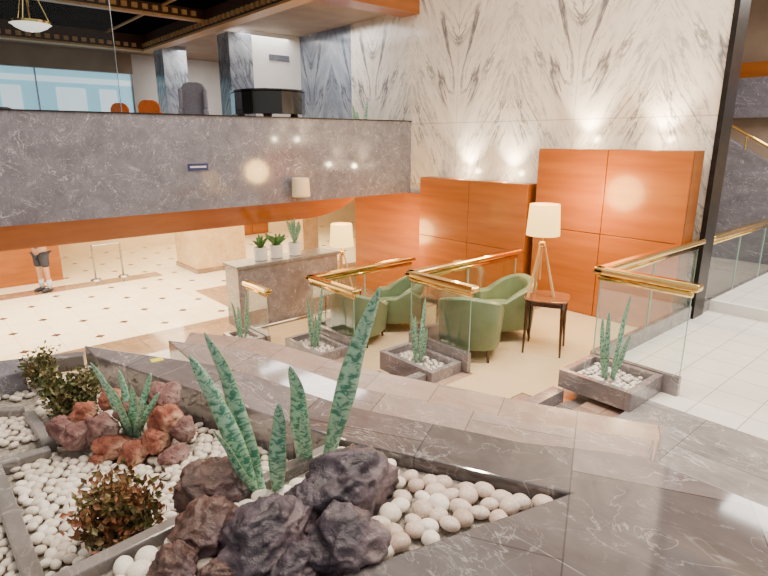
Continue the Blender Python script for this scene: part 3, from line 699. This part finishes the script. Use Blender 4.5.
# counter and pots
t=thing('marble_counter','grey veined marble counter wall below the balcony holding white plant pots','counter',(5.55,9.42,ZC))
bm=NB(); box(bm,-1.12,1.12,-.28,.25,0,1.16); obj('body',bm,'planter',t,bevel=.005)
bm=NB(); box(bm,-1.15,1.15,-.31,.28,1.16,1.22); obj('countertop',bm,'curb',t,bevel=.008)
zc=ZC+1.22
def potted(x,y,label,kind,seed):
    t=thing('potted_plant',label,'potted plant',(x,y,zc)); rr=random.Random(seed)
    bm=NB(); lathe(bm,[(.10,0),(.12,.01),(.135,.25),(.115,.25),(.11,.2)],seg=20); obj('pot',bm,'pot',t,smooth=False)
    bm=NB(); lathe(bm,[(.1,.19),(.1,.215)],seg=16); obj('soil',bm,'soil',t)
    for i in range(11 if kind else 16):
        a=rr.uniform(0,6.28); s=(.2 if kind else .22)*rr.uniform(.3,1); h=(.55 if kind else .27)*rr.uniform(.6,1)
        o=obj('leaf',leafbm((0,0,.2),(s*math.cos(a),s*math.sin(a),.2+h),.06,(0,0,.06)),'snake' if kind else 'greenleaf',t,smooth=True)
potted(5.05,9.4,'leafy green plant in white pot at the left end of the counter',0,1)
potted(5.4,9.42,'leafy green plant in white pot in the middle of the counter',0,2)
potted(5.8,9.38,'spiky snake plant in white pot at the right of the counter',1,3)
# sconce and sign on balcony front
def front_at(px,py):
    u=(px-384)/F; v=(288-py)/F; f=math.cos(TH)+v*math.sin(TH); w=-math.sin(TH)+v*math.cos(TH); t_=9.1/(f*fy-u*fx); return Vector((t_*(f*fx+u*fy),9.1,CZ+t_*w))
p=front_at(295,187); t=thing('wall_sconce','cream cylindrical wall sconce on the grey marble balcony front','wall lamp',p)
bm=NB(); lathe(bm,[(.15,-.17),(.17,-.15),(.16,.17),(.14,.18)],(0,-.2,0),24); obj('lamp_shade',bm,'cream',t,smooth=False)
bm=NB(); box(bm,-.06,.06,-.05,0,-.08,.08); obj('backplate',bm,'brass',t)
p=front_at(198,167); t=thing('wall_sign','small dark blue sign with white lettering on the marble balcony front','sign',p)
bm=NB(); box(bm,-.17,.17,-.02,0,-.055,.055); obj('plate',bm,'sign',t)
bm=NB(); 
x=-.14; rr=random.Random(5)
while x<.13:
    w=rr.uniform(.012,.02); box(bm,x,x+w,-.024,-.02,-.012,.018); x+=w+.006
obj('lettering',bm,'pot',t)
p=at(157,360,ZG); bm=NB(); prism(bm,[(p.x-.05,p.y-.03),(p.x+.04,p.y-.04),(p.x+.05,p.y+.03),(p.x-.04,p.y+.04)],ZG,ZG+.004)
tag(obj('paper_note',bm,'paper'),'small yellow paper note lying on the marble ledge','note')
# ---------------------------------------------------------------- upper level furniture
ZM=3.35
t=thing('grand_piano','glossy black grand piano on the upper level behind the balcony','piano',(6.5,11.4,ZM),math.radians(150))
out=[(-.8,-.75),(.8,-.75),(.8,-.2),(.76,.2),(.66,.55),(.5,.85),(.28,1.05),(0,1.15),(-.3,1.12),(-.55,1.0),(-.72,.75),(-.8,.4)]
bm=NB(); prism(bm,out,.55,1.0); obj('case',bm,'black',t,bevel=.01)
bm=NB(); prism(bm,[(x*1.02,y*1.02) for x,y in out],1.005,1.04); obj('lid',bm,'black',t,bevel=.005)
bm=NB(); box(bm,-.76,.76,-1.0,-.755,.56,.70); obj('key_bed',bm,'black',t); bm=NB(); box(bm,-.7,.7,-.98,-.8,.70,.715); obj('keyboard',bm,'key',t)
for x,y in ((-.6,-.6),(.6,-.6),(0,.85)):
    bm=NB(); lathe(bm,[(.05,0),(.04,.1),(.07,.45),(.1,.55)],(x,y,0),12); obj('leg',bm,'black',t)
bm=NB(); box(bm,-.08,.08,-.6,-.5,.1,.55); obj('pedal_lyre',bm,'black',t)
def simple_chair(name,label,cat,loc,rz,mat,w,h,wing):
    t=thing(name,label,cat,loc,rz)
    bm=NB(); box(bm,-w/2,w/2,-w/2,w/2-.1,.28,.46); obj('seat',bm,mat,t,bevel=.04,seg=3)
    prof=[(-w/2,.3),(w/2,.3),(w/2,h-.12),(w/2-.06,h-.03),(w*.2,h),(-w*.2,h),(-w/2+.06,h-.03),(-w/2,h-.12)]
    bm=NB(); loft(bm,[(x,w/2-.1,z) for x,z in prof],[(x,w/2,z) for x,z in prof]); obj('backrest',bm,mat,t,bevel=.025,seg=3)
    for s in (-1,1):
        bm=NB(); box(bm,s*w/2-.04,s*w/2+.04,-w/2+.05,w/2-.1,.3,.64 if not wing else .66); obj('arm',bm,mat,t,bevel=.03,seg=3)
        if wing: bm=NB(); box(bm,s*w/2-.035,s*w/2+.035,w/2-.3,w/2-.1,.66,h-.14); obj('wing',bm,mat,t,bevel=.03,seg=3)
        for y in (-1,1):
            bm=NB(); tube(bm,[(s*(w/2-.06),y*(w/2-.06),.3),(s*(w/2-.05),y*(w/2-.05),0)],.022,8,.014); obj('leg',bm,'wood',t)
simple_chair('wing_chair','high-backed grey-violet wing chair left of the grand piano','chair',(5.05,11.95,ZM),math.radians(-30),'greyfab',.5,1.22,True)
simple_chair('lounge_chair','orange lounge chair on the upper level, left one of the pair','chair',(4.3,14.3,ZM),math.radians(150),'orangefab',.4,.86,False)
simple_chair('lounge_chair','orange lounge chair on the upper level, right one nearer the column','chair',(4.7,13.5,ZM),math.radians(150),'orangefab',.46,.9,False)
simple_chair('lounge_chair','dark lounge chair by the upper-level windows, farthest left','chair',(2.2,15.6,ZM),math.radians(150),'greyfab',.5,.75,False)
upright((8.0,10.0,ZM),.9,5,.08,.25,'snake plant on the upper level by the bluish marble wall',12)
def chand(loc,r,label):
    t=thing('pendant_light',label,'light',loc)
    bm=NB(); lathe(bm,[(.02,-r*.42),(r*.45,-r*.36),(r*.8,-r*.2),(r,0),(r*.96,0),(r*.75,-r*.16),(.02,-r*.36)],seg=32,cap=False); obj('bowl',bm,'bowl',t,smooth=True)
    bm=NB(); lathe(bm,[(r*.97,-.01),(r*1.04,-.01),(r*1.04,.03),(r*.97,.03),(r*.97,-.01)],seg=32,cap=False); obj('rim',bm,'brass',t)
    top=6.35-loc[2]
    bm=NB(); tube(bm,[(0,0,-r*.4),(0,0,top)],.014,8); obj('stem',bm,'brass',t)
    for k in range(3):
        a=k*2*PI/3; bm=NB(); tube(bm,[(r*math.cos(a),r*math.sin(a),.01),(0,0,top*.7)],.006,6); obj('hanging_rod',bm,'brass',t)
chand((2.15,11.4,5.25),.30,'alabaster bowl pendant light hanging from the dark coffered ceiling')
p=at(110,278,ZL); t=thing('barrier_stand','slim metal barrier frame standing in the lower lobby','barrier',(p.x,p.y,ZL))
for s in (-.35,.35):
    bm=NB(); tube(bm,[(s,0,0),(s,0,.95)],.025,8); obj('post',bm,'chrome',t); bm=NB(); lathe(bm,[(.14,0),(.12,.03),(.02,.04)],(s,0,0),16); obj('base',bm,'chrome',t)
bm=NB(); tube(bm,[(-.35,0,.93),(.35,0,.93)],.02,8); obj('top_bar',bm,'chrome',t)
# ---------------------------------------------------------------- person
def skin(name, V, E, Rr, mat, parent, root=0):
    me=D.meshes.new(name); me.from_pydata(V,E,[]); me.materials.append(M[mat]); o=D.objects.new(name,me); COL.objects.link(o); o.parent=parent
    m=o.modifiers.new('skin','SKIN'); m.use_smooth_shade=True
    for i,r in enumerate(Rr): 
        sv=me.skin_vertices[0].data[i]; sv.radius=(r,r) if not isinstance(r,tuple) else r; sv.use_root = (i==root)
    s=o.modifiers.new('s','SUBSURF'); s.levels=2; s.render_levels=2
    return o
p=at(46,291,ZL)
t=thing('person','person in dark top and shorts with pale socks standing in the lower lobby','person',(p.x,p.y,ZL),math.radians(-60))
t.scale=(1.09,1.09,1.09)
V=[(0,0,.95),(0,0,1.15),(0,0,1.38),(0,.0,1.48),(0,-.01,1.56),(0,-.02,1.66),(0,-.01,1.72)]
E=[(0,1),(1,2),(2,3),(3,4),(4,5),(5,6)]; Rr=[(.15,.11),(.14,.1),(.16,.1),.06,.06,(.075,.095),(.06,.075)]
for s in (-1,1):
    i=len(V); V+=[(s*.09,0,.88),(s*.11,.0,.5),(s*.12,.02,.1),(s*.12,-.02,.04),(s*.125,-.14,.03)]; E+=[(0,i),(i,i+1),(i+1,i+2),(i+2,i+3),(i+3,i+4)]; Rr+=[.09,.062,.042,.035,.028]
    i=len(V); V+=[(s*.18,0,1.4),(s*.24,.03,1.14),(s*.2,-.20,1.20),(s*.17,-.27,1.24)]; E+=[(2,i),(i,i+1),(i+1,i+2),(i+2,i+3)]; Rr+=[.055,.042,.028,(.02,.035)]
    h=i+3
    for k in range(4):
        i=len(V); z=1.21+.018*k; V+=[(s*.16,-.31,z),(s*.13,-.345,z),(s*.10,-.35+.006*abs(k-1.5),z)]; E+=[(h,i),(i,i+1),(i+1,i+2)]; Rr+=[.009,.008,.007]
    i=len(V); V+=[(s*.15,-.28,1.27),(s*.13,-.31,1.295)]; E+=[(h,i),(i,i+1)]; Rr+=[.01,.008]
skin('body',V,E,Rr,'skin',t)
V=[(0,0,.93),(0,0,1.15),(0,0,1.40),(0,0,1.45)]; E=[(0,1),(1,2),(2,3)]; Rr=[(.17,.13),(.155,.12),(.175,.12),(.09,.08)]
for s in (-1,1):
    i=len(V); V+=[(s*.19,0,1.39),(s*.24,.03,1.14),(s*.205,-.17,1.19)]; E+=[(2,i),(i,i+1),(i+1,i+2)]; Rr+=[.07,.06,.045]
skin('shirt',V,E,Rr,'shirt',t)
V=[(0,0,.96)]; E=[]; Rr=[(.165,.125)]
for s in (-1,1): i=len(V); V+=[(s*.09,0,.86),(s*.11,0,.54)]; E+=[(0,i),(i,i+1)]; Rr+=[.11,.095]
skin('shorts',V,E,Rr,'shorts',t)
for s in (-1,1):
    bm=NB(); tube(bm,[(s*.12,.02,.07),(s*.12,.02,.27)],.05,14,.056); obj('sock',bm,'sock',t,smooth=True)
    bm=NB(); ell(bm,(s*.122,-.05,.045),(.052,.15,.045),3); obj('shoe',bm,'shorts',t,smooth=True)
    bm=NB(); ell(bm,(s*.028,-.108,1.68),(.012,.006,.008),2); obj('eye',bm,'shirt',t,smooth=True)
bm=NB(); ell(bm,(0,.015,1.74),(.088,.1,.08),3,.06,2); obj('hair',bm,'hair',t,smooth=True)
bm=NB(); ell(bm,(0,-.12,1.65),(.012,.016,.02),2); obj('nose',bm,'skin',t,smooth=True)
# ---------------------------------------------------------------- lights
def light(name,typ,loc,en,col=(1,1,1),size=1,sy=None,rot=(0,0,0),**kw):
    l=D.lights.new(name,typ); l.energy=en; l.color=col
    if typ=='AREA':
        l.size=size
        if sy: l.shape='RECTANGLE'; l.size_y=sy
        else: l.shape='DISK'
    elif typ!='SUN': l.shadow_soft_size=size
    for k,v in kw.items(): setattr(l,k,v)
    o=D.objects.new(name,l); COL.objects.link(o); o.location=loc; o.rotation_euler=rot; return o
WARM=(1,.58,.18)
light('lamp_light','POINT',(lp[0],lp[1],lp[2]+1.04),110,WARM,.05)
light('lamp_light','POINT',(t3[0],t3[1],t3[2]+1.80),90,WARM,.05)
light('glow_fill','POINT',(7.5,4.3,2.55),170,WARM,.3)  # added fill without a fixture, strengthens the warm glow on the tall panel
light('glow_fill','POINT',(7.7,8.75,1.4),140,WARM,.3)  # added warm point, no lamp here, lights the orange wall and soffit
for y,z,x in ((7.4,2.78,8.44),(6.35,2.78,8.44),(4.9,3.40,8.44),(3.7,3.40,8.44)):
    light('uplight','POINT',(x,y,z),18,(1,.80,.50),.05)
    light('uplight','SPOT',(x,y,z-.05),190,(1,.84,.60),.04,rot=(0,math.radians(180+14),0),spot_size=math.radians(90),spot_blend=.9)
light('lobby_light','AREA',(2.5,13.2,2.2),850,(1,.86,.64),7,5)
light('lobby_light','AREA',(8.5,16,2.2),600,(1,.80,.50),6,5)
light('lobby_light','AREA',(5.0,10.4,2.2),90,(1,.75,.45),5,1.2)
light('mezz_light','AREA',(7.6,15.5,5.9),220,(1,.95,.9),1.5,5)
light('mezz_light','AREA',(7.6,11.2,5.9),90,(1,.95,.9),1.5,2)
light('mezz_light','AREA',(2,12,5.95),40,(1,.9,.8),3,3)
light('atrium_light','AREA',(4.5,3.5,8.6),330,(1,.85,.68),2.2)
light('atrium_light','AREA',(2.5,6.8,8.6),240,(1,.85,.68),2.2)
light('atrium_light','AREA',(7.0,1.0,8.6),480,(1,.89,.75),2.2)
light('right_light','AREA',(12,0,6.4),750,(1,.93,.84),4,5)
for x,y in ((2.6,3.2),(5.2,5.7),(4.4,2.4),(2.2,1.6),(4.6,7.6)): light('downlight','SPOT',(x,y,8),420,(1,.86,.68),.15,spot_size=math.radians(60))
w=D.worlds.new('world'); bpy.context.scene.world=w; w.use_nodes=True
w.node_tree.nodes['Background'].inputs[0].default_value=(1,.94,.87,1); w.node_tree.nodes['Background'].inputs[1].default_value=.66
